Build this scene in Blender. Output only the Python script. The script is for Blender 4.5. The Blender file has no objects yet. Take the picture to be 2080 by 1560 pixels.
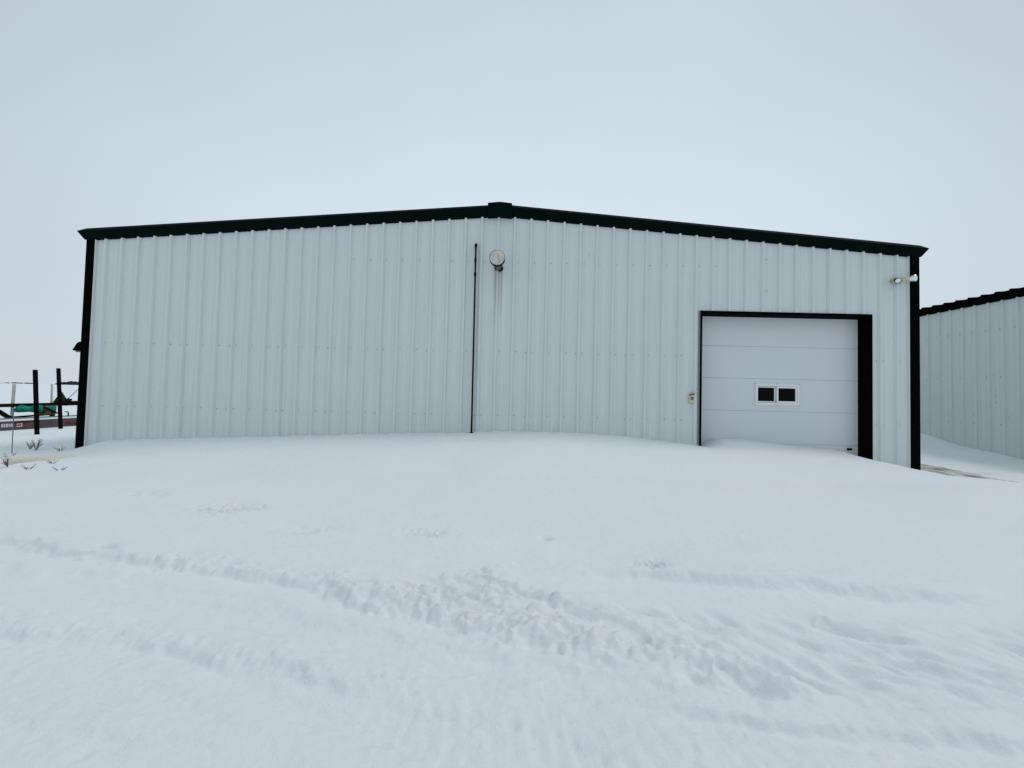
import bpy, bmesh, math, random
import numpy as np
from mathutils import Vector, Matrix

random.seed(7)
rng = np.random.default_rng(11)
scn = bpy.context.scene
col = scn.collection
FT = 0.3048

# ------------------------------------------------------------------ camera
cam_d = bpy.data.cameras.new("camera")
cam = bpy.data.objects.new("camera", cam_d)
col.objects.link(cam)
cam_d.sensor_width = 36.0
cam_d.lens = 13.652
cam_d.clip_start = 0.05
cam_d.clip_end = 12000
_r = Vector((0.99968123, 0.00781851, 0.02400654))
_u = Vector((-0.02377125, -0.02891171, 0.99929927))
_f = Vector((-0.0085071, 0.99955139, 0.02871664))
cam.matrix_world = Matrix(((_r.x, _u.x, -_f.x, 0.0), (_r.y, _u.y, -_f.y, -7.1314),
                           (_r.z, _u.z, -_f.z, 1.40), (0, 0, 0, 1)))
scn.camera = cam

# ------------------------------------------------------------------ light
SUN = Vector((0.44, 0.07, 0.86)).normalized()
SUN_EL = math.asin(SUN.z)
SUN_AZ = math.atan2(SUN.x, SUN.y)
world = bpy.data.worlds.new("World")
scn.world = world
world.use_nodes = True
nt = world.node_tree
nt.nodes.clear()
N = nt.nodes.new
L = nt.links.new
sky = N("ShaderNodeTexSky")
sky.sky_type = 'NISHITA'
sky.sun_disc = False
sky.sun_elevation = SUN_EL
sky.sun_rotation = SUN_AZ
sky.dust_density = 4.0
tc = N("ShaderNodeTexCoord")
sep = N("ShaderNodeSeparateXYZ")
L(tc.outputs["Generated"], sep.inputs[0])
ramp = N("ShaderNodeValToRGB")
ramp.color_ramp.interpolation = 'B_SPLINE'
e = ramp.color_ramp.elements
e[0].position = 0.0
e[0].color = (0.690, 0.775, 0.852, 1)
e[1].position = 1.0
e[1].color = (0.47, 0.56, 0.62, 1)
for p, c in ((0.18, (0.665, 0.757, 0.830, 1)), (0.36, (0.636, 0.737, 0.806, 1)), (0.55, (0.572, 0.665, 0.730, 1)),
             (0.75, (0.55, 0.640, 0.705, 1))):
    el = e.new(p)
    el.color = c
L(sep.outputs["Z"], ramp.inputs[0])
# broad, faint unevenness of the cloud sheet
cn = N("ShaderNodeTexNoise")
cn.inputs["Scale"].default_value = 1.6
cn.inputs["Detail"].default_value = 4.0
cn.inputs["Roughness"].default_value = 0.45
L(tc.outputs["Generated"], cn.inputs["Vector"])
mr = N("ShaderNodeMapRange")
mr.inputs["From Min"].default_value = 0.3
mr.inputs["From Max"].default_value = 0.7
mr.inputs["To Min"].default_value = 9.75
mr.inputs["To Max"].default_value = 10.65
L(cn.outputs["Fac"], mr.inputs["Value"])
vm = N("ShaderNodeVectorMath")
vm.operation = 'SCALE'
L(ramp.outputs[0], vm.inputs[0])

# lens vignetting put into the sky colour: brightest low in the north, dimmer outwards
dt = N("ShaderNodeVectorMath")
dt.operation = 'DOT_PRODUCT'
L(tc.outputs["Generated"], dt.inputs[0])
dt.inputs[1].default_value = (0.0, 0.93, 0.36)
md = N("ShaderNodeMapRange")
md.interpolation_type = 'SMOOTHSTEP'
md.inputs["From Min"].default_value = 0.45
md.inputs["From Max"].default_value = 1.0
md.inputs["To Min"].default_value = 0.83
md.inputs["To Max"].default_value = 1.06
L(dt.outputs["Value"], md.inputs["Value"])
mu = N("ShaderNodeMath")
mu.operation = 'MULTIPLY'
L(mr.outputs[0], mu.inputs[0])
L(md.outputs[0], mu.inputs[1])
mix = N("ShaderNodeMix")
mix.data_type = 'RGBA'
mix.inputs["Factor"].default_value = 0.96
L(sky.outputs[0], mix.inputs["A"])
L(mu.outputs[0], vm.inputs["Scale"])
L(vm.outputs[0], mix.inputs["B"])
bg = N("ShaderNodeBackground")
bg.inputs["Strength"].default_value = 0.1
L(mix.outputs["Result"], bg.inputs[0])
wo = N("ShaderNodeOutputWorld")
L(bg.outputs[0], wo.inputs[0])

sun_d = bpy.data.lights.new("sun", 'SUN')
sun_d.energy = 0.90
sun_d.angle = math.radians(18)
sun_d.color = (1.0, 0.97, 0.93)
sun = bpy.data.objects.new("sun", sun_d)
col.objects.link(sun)
sun.location = (20, 0, 20)
sun.rotation_euler = SUN.to_track_quat('Z', 'Y').to_euler()

vs = scn.view_settings
vs.view_transform = 'Standard'
vs.look = 'None'
vs.exposure = 0.0
vs.gamma = 1.0
vs.use_curve_mapping = False


# ------------------------------------------------------------------ materials
def new_mat(name):
    m = bpy.data.materials.new(name)
    m.use_nodes = True
    n = m.node_tree
    return m, n, n.nodes["Principled BSDF"]


def simple(name, c, rough=0.6, spec=0.3, metal=0.0, var=0.12, scale=8.0, bump=0.0):
    """paint / metal / wood: colour broken by a noise, optional fine relief"""
    m, n, b = new_mat(name)
    b.inputs["Roughness"].default_value = rough
    b.inputs["Specular IOR Level"].default_value = spec
    b.inputs["Metallic"].default_value = metal
    t = n.nodes.new("ShaderNodeTexCoord")
    z = n.nodes.new("ShaderNodeTexNoise")
    z.inputs["Scale"].default_value = scale
    z.inputs["Detail"].default_value = 5
    n.links.new(t.outputs["Object"], z.inputs["Vector"])
    r = n.nodes.new("ShaderNodeMix")
    r.data_type = 'RGBA'
    r.inputs["A"].default_value = (*[max(0, v * (1 - var)) for v in c], 1)
    r.inputs["B"].default_value = (*[min(1, v * (1 + var)) for v in c], 1)
    n.links.new(z.outputs["Fac"], r.inputs["Factor"])
    n.links.new(r.outputs["Result"], b.inputs["Base Color"])
    if bump:
        bp = n.nodes.new("ShaderNodeBump")
        bp.inputs["Strength"].default_value = bump
        bp.inputs["Distance"].default_value = 0.004
        n.links.new(z.outputs["Fac"], bp.inputs["Height"])
        n.links.new(bp.outputs[0], b.inputs["Normal"])
    return m


def two_tone(name, a, c, scale, lo=0.45, hi=0.6, rough=0.75, spec=0.2, stretch=(1, 1, 1)):
    """worn paint: colour a with patches of colour c"""
    m, n, b = new_mat(name)
    b.inputs["Roughness"].default_value = rough
    b.inputs["Specular IOR Level"].default_value = spec
    t = n.nodes.new("ShaderNodeTexCoord")
    mp = n.nodes.new("ShaderNodeMapping")
    mp.inputs["Scale"].default_value = stretch
    n.links.new(t.outputs["Object"], mp.inputs[0])
    z = n.nodes.new("ShaderNodeTexNoise")
    z.inputs["Scale"].default_value = scale
    z.inputs["Detail"].default_value = 6
    n.links.new(mp.outputs[0], z.inputs["Vector"])
    r = n.nodes.new("ShaderNodeValToRGB")
    r.color_ramp.elements[0].position = lo
    r.color_ramp.elements[0].color = (*a, 1)
    r.color_ramp.elements[1].position = hi
    r.color_ramp.elements[1].color = (*c, 1)
    n.links.new(z.outputs["Fac"], r.inputs[0])
    n.links.new(r.outputs[0], b.inputs["Base Color"])
    return m


def siding_material(name, base, stains=()):
    """painted steel sheet: faint vertical water streaks, and soot/rust runs below the vent"""
    m, n, b = new_mat(name)
    b.inputs["Roughness"].default_value = 0.5
    b.inputs["Specular IOR Level"].default_value = 0.25
    nodes, link = n.nodes, n.links.new
    t = nodes.new("ShaderNodeTexCoord")
    mp = nodes.new("ShaderNodeMapping")
    mp.inputs["Scale"].default_value = (9.0, 9.0, 0.22)
    link(t.outputs["Object"], mp.inputs[0])
    z = nodes.new("ShaderNodeTexNoise")
    z.inputs["Scale"].default_value = 2.4
    z.inputs["Detail"].default_value = 7
    z.inputs["Roughness"].default_value = 0.65
    link(mp.outputs[0], z.inputs["Vector"])
    rr = nodes.new("ShaderNodeMix")
    rr.data_type = 'RGBA'
    rr.inputs["A"].default_value = (*[v * 0.86 for v in base], 1)
    rr.inputs["B"].default_value = (*[min(1, v * 1.08) for v in base], 1)
    link(z.outputs["Fac"], rr.inputs["Factor"])
    z2 = nodes.new("ShaderNodeTexNoise")
    z2.inputs["Scale"].default_value = 0.7
    z2.inputs["Detail"].default_value = 3
    link(t.outputs["Object"], z2.inputs["Vector"])
    r2 = nodes.new("ShaderNodeMix")
    r2.data_type = 'RGBA'
    r2.blend_type = 'MULTIPLY'
    r2.inputs["Factor"].default_value = 1.0
    r3 = nodes.new("ShaderNodeMix")
    r3.data_type = 'RGBA'
    r3.inputs["A"].default_value = (0.95, 0.965, 0.97, 1)
    r3.inputs["B"].default_value = (1, 1, 0.99, 1)
    link(z2.outputs["Fac"], r3.inputs["Factor"])
    link(rr.outputs["Result"], r2.inputs["A"])
    link(r3.outputs["Result"], r2.inputs["B"])
    cur = r2.outputs["Result"]
    sp = nodes.new("ShaderNodeSeparateXYZ")
    link(t.outputs["Object"], sp.inputs[0])

    def math_(op, a, bb=None, clamp=False):
        q = nodes.new("ShaderNodeMath")
        q.operation = op
        q.use_clamp = clamp
        for i, v in enumerate((a, bb)):
            if v is None:
                continue
            if isinstance(v, (int, float)):
                q.inputs[i].default_value = v
            else:
                link(v, q.inputs[i])
        return q.outputs[0]

    for (x0, w, ztop, zlen, c, amt) in stains:
        d = math_('ABSOLUTE', math_('SUBTRACT', sp.outputs["X"], x0))
        across = math_('SUBTRACT', 1.0, math_('DIVIDE', d, w), True)
        dz = math_('DIVIDE', math_('SUBTRACT', ztop, sp.outputs["Z"]), zlen)
        down = math_('SUBTRACT', 1.0, dz, True)
        on = math_('GREATER_THAN', dz, 0.0)
        k = math_('MULTIPLY', math_('MULTIPLY', across, down), on)
        k = math_('MULTIPLY', k, math_('MULTIPLY', math_('ADD', z.outputs["Fac"], 0.35), amt), True)
        mx = nodes.new("ShaderNodeMix")
        mx.data_type = 'RGBA'
        mx.inputs["B"].default_value = (*c, 1)
        link(cur, mx.inputs["A"])
        link(k, mx.inputs["Factor"])
        cur = mx.outputs["Result"]
    link(cur, b.inputs["Base Color"])
    # slight oil-canning of thin sheet
    bp = nodes.new("ShaderNodeBump")
    bp.inputs["Strength"].default_value = 0.25
    bp.inputs["Distance"].default_value = 0.01
    link(z2.outputs["Fac"], bp.inputs["Height"])
    link(bp.outputs[0], b.inputs["Normal"])
    return m


def snow_material():
    m, n, b = new_mat("snow")
    nodes, link = n.nodes, n.links.new
    b.inputs["Roughness"].default_value = 0.75
    b.inputs["Specular IOR Level"].default_value = 0.15
    t = nodes.new("ShaderNodeTexCoord")
    z = nodes.new("ShaderNodeTexNoise")
    z.inputs["Scale"].default_value = 0.9
    z.inputs["Detail"].default_value = 6
    link(t.outputs["Object"], z.inputs["Vector"])
    r = nodes.new("ShaderNodeMix")
    r.data_type = 'RGBA'
    r.inputs["A"].default_value = (0.785, 0.822, 0.855, 1)
    r.inputs["B"].default_value = (0.845, 0.874, 0.898, 1)
    link(z.outputs["Fac"], r.inputs["Factor"])
    link(r.outputs["Result"], b.inputs["Base Color"])
    f = nodes.new("ShaderNodeTexNoise")
    f.inputs["Scale"].default_value = 130
    f.inputs["Detail"].default_value = 4
    f.inputs["Roughness"].default_value = 0.7
    link(t.outputs["Object"], f.inputs["Vector"])
    g = nodes.new("ShaderNodeTexNoise")
    g.inputs["Scale"].default_value = 24
    g.inputs["Detail"].default_value = 5
    link(t.outputs["Object"], g.inputs["Vector"])
    b1 = nodes.new("ShaderNodeBump")
    b1.inputs["Strength"].default_value = 0.75
    b1.inputs["Distance"].default_value = 0.006
    link(f.outputs["Fac"], b1.inputs["Height"])
    b2 = nodes.new("ShaderNodeBump")
    b2.inputs["Strength"].default_value = 0.5
    b2.inputs["Distance"].default_value = 0.015
    link(g.outputs["Fac"], b2.inputs["Height"])
    link(b1.outputs[0], b2.inputs["Normal"])
    link(b2.outputs[0], b.inputs["Normal"])
    return m


M = {}
M["snow"] = snow_material()
M["siding"] = siding_material("white_siding", (0.725, 0.765, 0.765), (
    (-0.415, 0.030, 3.74, 1.10, (0.17, 0.17, 0.155), 0.72),
    (-0.300, 0.024, 3.76, 1.25, (0.19, 0.18, 0.16), 0.75),
    (-0.360, 0.095, 3.76, 0.95, (0.44, 0.42, 0.38), 0.9),
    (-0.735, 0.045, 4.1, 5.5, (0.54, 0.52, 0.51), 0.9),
))
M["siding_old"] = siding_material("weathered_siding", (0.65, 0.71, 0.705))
M["trim"] = simple("dark_green_trim", (0.0006, 0.0062, 0.0052), 0.7, 0.03, var=0.2)
M["jamb"] = simple("black_green_jamb", (0.0012, 0.0022, 0.0022), 0.8, 0.02, var=0.2)
M["white_trim"] = simple("white_trim", (0.70, 0.73, 0.71), 0.5, 0.25, var=0.05)
M["shaded_trim"] = simple("shaded_trim", (0.20, 0.22, 0.22), 0.6, 0.2, var=0.1)  # J-trim side beside the door, its shade put into the grey
M["door"] = simple("door_paint", (0.71, 0.74, 0.76), 0.55, 0.2, var=0.03, scale=60, bump=0.12)
M["window_frame"] = simple("window_frame", (0.86, 0.87, 0.87), 0.4, 0.4, var=0.03)
M["glass"] = simple("dark_glass", (0.002, 0.002, 0.002), 0.12, 0.06, var=0.0)
M["black_iron"] = simple("black_iron", (0.006, 0.004, 0.004), 0.7, 0.1, var=0.4, scale=30)
M["galvanised"] = two_tone("galvanised", (0.44, 0.43, 0.39), (0.68, 0.67, 0.63), 5.0, 0.35, 0.65, 0.5, 0.4, (8, 8, 1))
M["dull_steel"] = simple("dull_steel", (0.16, 0.17, 0.17), 0.5, 0.4, 0.3, 0.25, 20)
M["screw"] = simple("screw", (0.23, 0.25, 0.26), 0.5, 0.4, 0.2)
M["cream"] = two_tone("cream_plastic", (0.62, 0.60, 0.42), (0.50, 0.48, 0.33), 30, 0.5, 0.7, 0.5, 0.3)
M["chrome"] = simple("silvered_glass", (0.85, 0.90, 0.92), 0.22, 0.5, 0.75, 0.05)
M["lens"] = simple("lamp_lens", (0.88, 0.88, 0.90), 0.3, 0.5, var=0.02)
M["keys"] = two_tone("worn_keys", (0.09, 0.085, 0.06), (0.20, 0.19, 0.15), 90, 0.45, 0.55)
M["gravel"] = two_tone("frozen_gravel", (0.15, 0.125, 0.12), (0.66, 0.64, 0.64), 3.2, 0.36, 0.60, 0.85, 0.2, (3.0, 0.7, 1))
M["concrete"] = simple("concrete", (0.35, 0.35, 0.34), 0.9, 0.2)
M["black_wood"] = two_tone("tarred_post", (0.003, 0.003, 0.003), (0.010, 0.007, 0.006), 20, 0.45, 0.65, 0.9, 0.05, (4, 4, 0.5))
M["pale_wood"] = two_tone("weathered_pole", (0.70, 0.67, 0.60), (0.55, 0.51, 0.45), 9.0, 0.5, 0.75, 0.8, 0.15, (1, 5, 5))
M["stake"] = simple("grey_stake", (0.20, 0.20, 0.20), 0.8, 0.2)
M["twig"] = simple("dead_twig", (0.13, 0.10, 0.095), 0.9, 0.1, var=0.3)
M["weathered_red"] = two_tone("weathered_red_paint", (0.105, 0.085, 0.09), (0.10, 0.022, 0.025), 2.2, 0.52, 0.62, 0.8, 0.1, (1, 1.0, 4))
M["faded_green"] = two_tone("faded_green_paint", (0.16, 0.26, 0.23), (0.10, 0.18, 0.15), 6.0, 0.45, 0.6, 0.7, 0.2)
M["rust"] = two_tone("rusty_steel", (0.012, 0.009, 0.008), (0.10, 0.055, 0.04), 5.0, 0.55, 0.70, 0.9, 0.1)
M["dark_green"] = simple("dark_green_paint", (0.012, 0.035, 0.022), 0.7, 0.1)
M["tarp"] = two_tone("teal_tarp", (0.005, 0.25, 0.20), (0.003, 0.15, 0.125), 9.0, 0.45, 0.6, 0.6, 0.2)
M["grey_post"] = two_tone("grey_white_post", (0.55, 0.56, 0.55), (0.40, 0.38, 0.36), 14, 0.5, 0.7, 0.8, 0.15)
M["decal"] = simple("white_decal", (0.55, 0.55, 0.54), 0.7, 0.2, var=0.2, scale=40)
M["red_reflector"] = simple("red_reflector", (0.30, 0.02, 0.02), 0.5, 0.3)
M["crate"] = two_tone("brown_boards", (0.22, 0.15, 0.06), (0.05, 0.035, 0.025), 7.0, 0.45, 0.6)
M["wood_far"] = simple("far_trees", (0.030, 0.036, 0.046), 0.9, 0.05, var=0.3, scale=0.05)  # bluish cast of distance put into the tree colour; no haze is built


# ------------------------------------------------------------------ mesh helpers
class MB:
    """collects boxes, prisms, tubes and strips, then links them as one mesh object"""

    def __init__(s):
        s.v = []
        s.f = []

    def add(s, vs_, fs_):
        o = len(s.v)
        s.v += [tuple(p) for p in vs_]
        s.f += [tuple(i + o for i in q) for q in fs_]

    def box(s, a, b):
        x0, y0, z0 = a
        x1, y1, z1 = b
        s.add([(x0, y0, z0), (x1, y0, z0), (x1, y1, z0), (x0, y1, z0), (x0, y0, z1), (x1, y0, z1), (x1, y1, z1), (x0, y1, z1)],
              [(0, 3, 2, 1), (4, 5, 6, 7), (0, 1, 5, 4), (1, 2, 6, 5), (2, 3, 7, 6), (3, 0, 4, 7)])

    def bar(s, p, q, w, h=None, up=(0, 0, 1)):
        p, q = Vector(p), Vector(q)
        h = h or w
        d = (q - p).normalized()
        sd = d.cross(Vector(up))
        if sd.length < 1e-4:
            sd = d.cross(Vector((0, 1, 0)))
        sd.normalize()
        u = sd.cross(d).normalized()
        vv = []
        for c in (p, q):
            for a, b in ((-1, -1), (1, -1), (1, 1), (-1, 1)):
                vv.append(c + sd * a * w / 2 + u * b * h / 2)
        s.add(vv, [(0, 1, 2, 3), (7, 6, 5, 4), (0, 4, 5, 1), (1, 5, 6, 2), (2, 6, 7, 3), (3, 7, 4, 0)])

    def tube(s, pts, radii, n=12, cap=True):
        pts = [Vector(p) for p in pts]
        if isinstance(radii, (int, float)):
            radii = [radii] * len(pts)
        o = len(s.v)
        prev = None
        for i, p in enumerate(pts):
            d = (pts[min(i + 1, len(pts) - 1)] - pts[max(i - 1, 0)]).normalized()
            if prev is None:
                a = d.cross(Vector((0, 0, 1)))
                if a.length < 1e-3:
                    a = d.cross(Vector((0, 1, 0)))
                a.normalize()
            else:
                a = (prev - d * prev.dot(d)).normalized()
            prev = a
            b = d.cross(a)
            for k in range(n):
                t = 2 * math.pi * k / n
                s.v.append(tuple(p + (a * math.cos(t) + b * math.sin(t)) * radii[i]))
        for i in range(len(pts) - 1):
            for k in range(n):
                k2 = (k + 1) % n
                s.f.append((o + i * n + k, o + i * n + k2, o + (i + 1) * n + k2, o + (i + 1) * n + k))
        if cap:
            s.f.append(tuple(o + k for k in reversed(range(n))))
            s.f.append(tuple(o + (len(pts) - 1) * n + k for k in range(n)))

    def extrude(s, prof, axis_pts):
        """prof: closed list of 3D offsets lists, one ring per station (axis_pts = list of rings)"""
        o = len(s.v)
        n = len(axis_pts[0])
        for ring in axis_pts:
            s.v += [tuple(p) for p in ring]
        for i in range(len(axis_pts) - 1):
            for k in range(n):
                k2 = (k + 1) % n
                s.f.append((o + i * n + k, o + i * n + k2, o + (i + 1) * n + k2, o + (i + 1) * n + k))
        s.f.append(tuple(o + k for k in reversed(range(n))))
        s.f.append(tuple(o + (len(axis_pts) - 1) * n + k for k in range(n)))

    def build(s, name, mat, parent=None, smooth=False, bevel=0.0, fix=True):
        me = bpy.data.meshes.new(name)
        me.from_pydata(s.v, [], s.f)
        if fix or bevel:
            bm = bmesh.new()
            bm.from_mesh(me)
            if fix:
                bmesh.ops.recalc_face_normals(bm, faces=bm.faces)
            if bevel:
                bmesh.ops.bevel(bm, geom=[ed for ed in bm.edges if ed.is_manifold and ed.calc_face_angle(0) > 0.6],
                                offset=bevel, segments=1, affect='EDGES')
            bm.to_mesh(me)
            bm.free()
        me.materials.append(M[mat])
        if smooth:
            me.polygons.foreach_set("use_smooth", [True] * len(me.polygons))
        o = bpy.data.objects.new(name, me)
        col.objects.link(o)
        if parent:
            o.parent = parent
            o.matrix_parent_inverse = Matrix.Translation(-parent.location)
        return o


def thing(name, label, cat, loc=(0, 0, 0), group=None):
    o = bpy.data.objects.new(name, None)
    o.empty_display_size = 0.2
    o.location = loc
    col.objects.link(o)
    o["label"] = label
    o["category"] = cat
    if group:
        o["group"] = group
    return o


def tag(o, label=None, cat=None, group=None, kind=None):
    for k, v in (("label", label), ("category", cat), ("group", group), ("kind", kind)):
        if v:
            o[k] = v
    return o


# ------------------------------------------------------------------ snow ground
def hash2(ix, iy, seed):
    h = (ix.astype(np.int64) * 374761393 + iy.astype(np.int64) * 668265263 + seed * 1442695041) & 0x7fffffff
    h = ((h ^ (h >> 13)) * 1274126177) & 0x7fffffff
    h = (h ^ (h >> 16)) & 0x7fffffff
    return h / float(0x7fffffff)


def vnoise(x, y, seed):
    ix, iy = np.floor(x), np.floor(y)
    fx, fy = x - ix, y - iy
    ux, uy = fx * fx * fx * (fx * (fx * 6 - 15) + 10), fy * fy * fy * (fy * (fy * 6 - 15) + 10)
    a, b = hash2(ix, iy, seed), hash2(ix + 1, iy, seed)
    c, d = hash2(ix, iy + 1, seed), hash2(ix + 1, iy + 1, seed)
    return (a + (b - a) * ux + (c - a) * uy + (a - b - c + d) * ux * uy) * 2 - 1


def fbm(x, y, seed, octv=4, gain=0.5):
    r, a = 0, 1.0
    for i in range(octv):
        c, s_ = math.cos(0.7 * i + 0.3), math.sin(0.7 * i + 0.3)
        r = r + a * vnoise((x * c - y * s_) * 2 ** i + 13.7 * i, (x * s_ + y * c) * 2 ** i - 7.1 * i, seed + i)
        a *= gain
    return r


def sstep(a, b, t):
    t = np.clip((t - a) / (b - a), 0, 1)
    return t * t * (3 - 2 * t)


def polyline_dist(x, y, pts):
    """signed distance (positive on the far / +Y side) and parameter along the line"""
    best = np.full(x.shape, 1e9)
    sgn = np.where(y > np.interp(x, [p[0] for p in pts], [p[1] for p in pts]), 1.0, -1.0)
    tot = sum(math.dist(pts[i], pts[i + 1]) for i in range(len(pts) - 1))
    for i in range(len(pts) - 1):
        (ax, ay), (bx, by) = pts[i], pts[i + 1]
        dx, dy = bx - ax, by - ay
        l = math.hypot(dx, dy)
        t = np.clip(((x - ax) * dx + (y - ay) * dy) / (l * l), 0, 1)
        px, py = x - ax - t * dx, y - ay - t * dy
        d = np.hypot(px, py)
        k = d < best
        best = np.where(k, d, best)
    run = [0.0]
    for i in range(len(pts) - 1):
        run.append(run[-1] + math.dist(pts[i], pts[i + 1]) / tot)
    par = np.interp(x, [p[0] for p in pts], run)
    return best * sgn, par


CX = [-60, -14, -9, -8.05, -7.5, -6.75, -5.84, -4, -2.2, -0.4, 0.5, 1.4, 2.3, 3.2, 3.45, 3.58, 3.74, 4.2, 4.94, 5.94, 6.30, 6.45, 6.67, 7.15, 7.35, 8.0, 8.6, 9.3, 10.3, 12.7, 60]
ROWS = {
    0.0: [.12, .14, .17, .22, .40, .447, .488, .569, .65, .731, .744, .739, .681, .587, .548, .61, .69, .69, .605, .522, .415, .33, .235, .255, .16, .05, -.03, .0, .05, .08, .08],
    -0.5: [.12, .13, .15, .17, .22, .31, .40, .50, .58, .655, .668, .66, .62, .57, .575, .59, .60, .60, .555, .475, .41, .36, .27, .24, .20, .12, .06, .05, .08, .08, .08],
    -1.0: [.12, .12, .13, .14, .17, .23, .30, .385, .46, .525, .535, .53, .52, .51, .51, .51, .505, .50, .475, .42, .38, .35, .31, .29, .28, .22, .17, .14, .12, .10, .08],
    -1.6: [.10, .10, .11, .12, .14, .18, .235, .30, .355, .40, .405, .405, .405, .405, .405, .40, .40, .40, .40, .395, .385, .37, .35, .33, .32, .29, .26, .23, .19, .14, .08],
    -2.2: [.08, .10, .10, .11, .12, .14, .175, .235, .29, .325, .33, .335, .335, .335, .335, .335, .335, .335, .335, .335, .33, .33, .32, .31, .30, .28, .26, .23, .20, .15, .08],
    -3.0: [.05, .06, .06, .07, .08, .09, .11, .15, .19, .22, .225, .23, .235, .235, .235, .235, .235, .235, .235, .235, .23, .23, .225, .22, .22, .20, .19, .17, .15, .12, .08],
    -3.8: [.03, .03, .03, .03, .03, .04, .05, .07, .09, .11, .115, .12, .125, .125, .125, .125, .125, .125, .125, .12, .12, .12, .12, .12, .12, .11, .10, .10, .09, .08, .06],
    -4.6: [.0, .0, .0, .0, .0, .0, .01, .015, .02, .03, .035, .04, .045, .045, .045, .045, .045, .045, .045, .045, .045, .045, .045, .045, .045, .04, .04, .04, .04, .04, .03],
    -5.4: [0.0] * 31,
}

ROWS[-2.2] = [v + 0.012 for v in ROWS[-2.2]]
ROWS[-0.14] = [.82 * a_ + .18 * b_ for a_, b_ in zip(ROWS[0.0], ROWS[-0.5])]
LIP = np.interp(CX, [-7, -4, -2.2, 4.2, 5.0, 5.94], [0, .25, 1, 1, .7, 0])
ROWS[-1.6] = [v * (1 + .25 * q) for v, q in zip(ROWS[-1.6], LIP)]
ROWS[-1.93] = [0.14 * a_ + 0.86 * b_ for a_, b_ in zip(ROWS[-1.6], ROWS[-2.2])]
ROWS[-1.0] = [v * (1 + .16 * q) for v, q in zip(ROWS[-1.0], LIP)]
ROWS[-0.5] = [v * (1.035 if -7.2 < x_ < 5.5 else 1.0) for v, x_ in zip(ROWS[-0.5], CX)]

# lines in the snow, ground coordinates in metres
TR_A = [(-9, -3.2), (-6.5, -3.6), (-4.13, -3.99), (-3.48, -4.13), (-2.68, -4.25), (-2.06, -4.29), (-1.35, -4.42), (-1.03, -4.54), (-0.46, -4.76), (-0.1, -4.86), (0.39, -5.01), (0.81, -5.07), (1.13, -5.16), (1.42, -5.20), (2.37, -5.26), (4.5, -5.3)]
TR_AU = [(-1.5, -4.46), (-1.16, -4.38), (-0.22, -4.12), (0.41, -4.42), (0.83, -4.55), (1.25, -4.64), (2.06, -4.63), (3.16, -4.68), (5, -4.7)]
TR_B = [(-5.5, -4.7), (-2.84, -4.95), (-2.35, -5.01), (-1.89, -5.07), (-1.37, -5.14), (-1.1, -5.19), (-0.78, -5.25), (-0.4, -5.32)]
TR_B2 = [(0.55, -5.33), (0.77, -5.35), (0.97, -5.36), (1.12, -5.40), (1.38, -5.41), (1.55, -5.45), (1.97, -5.46), (2.3, -5.50)]
TR_E = [(-3.2, -4.40), (-2.66, -4.52), (-2.10, -4.57), (-1.80, -4.63), (-1.51, -4.69), (-1.2, -4.76)]
TR_F = [(-2.3, -5.44), (-1.89, -5.50), (-1.49, -5.56), (-1.36, -5.58), (-1.15, -5.61), (-0.84, -5.65)]
TR_C = [(0.6, -4.12), (0.78, -4.2), (1.05, -4.16), (1.64, -4.29), (2.16, -4.3), (2.45, -4.36), (2.95, -4.37), (3.5, -4.42)]
TR_D = [(-9, -2.4), (-6.01, -2.56), (-5.24, -2.53), (-4.53, -2.60), (-4.01, -2.66), (-3.5, -2.62), (-2.9, -2.66)]


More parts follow.
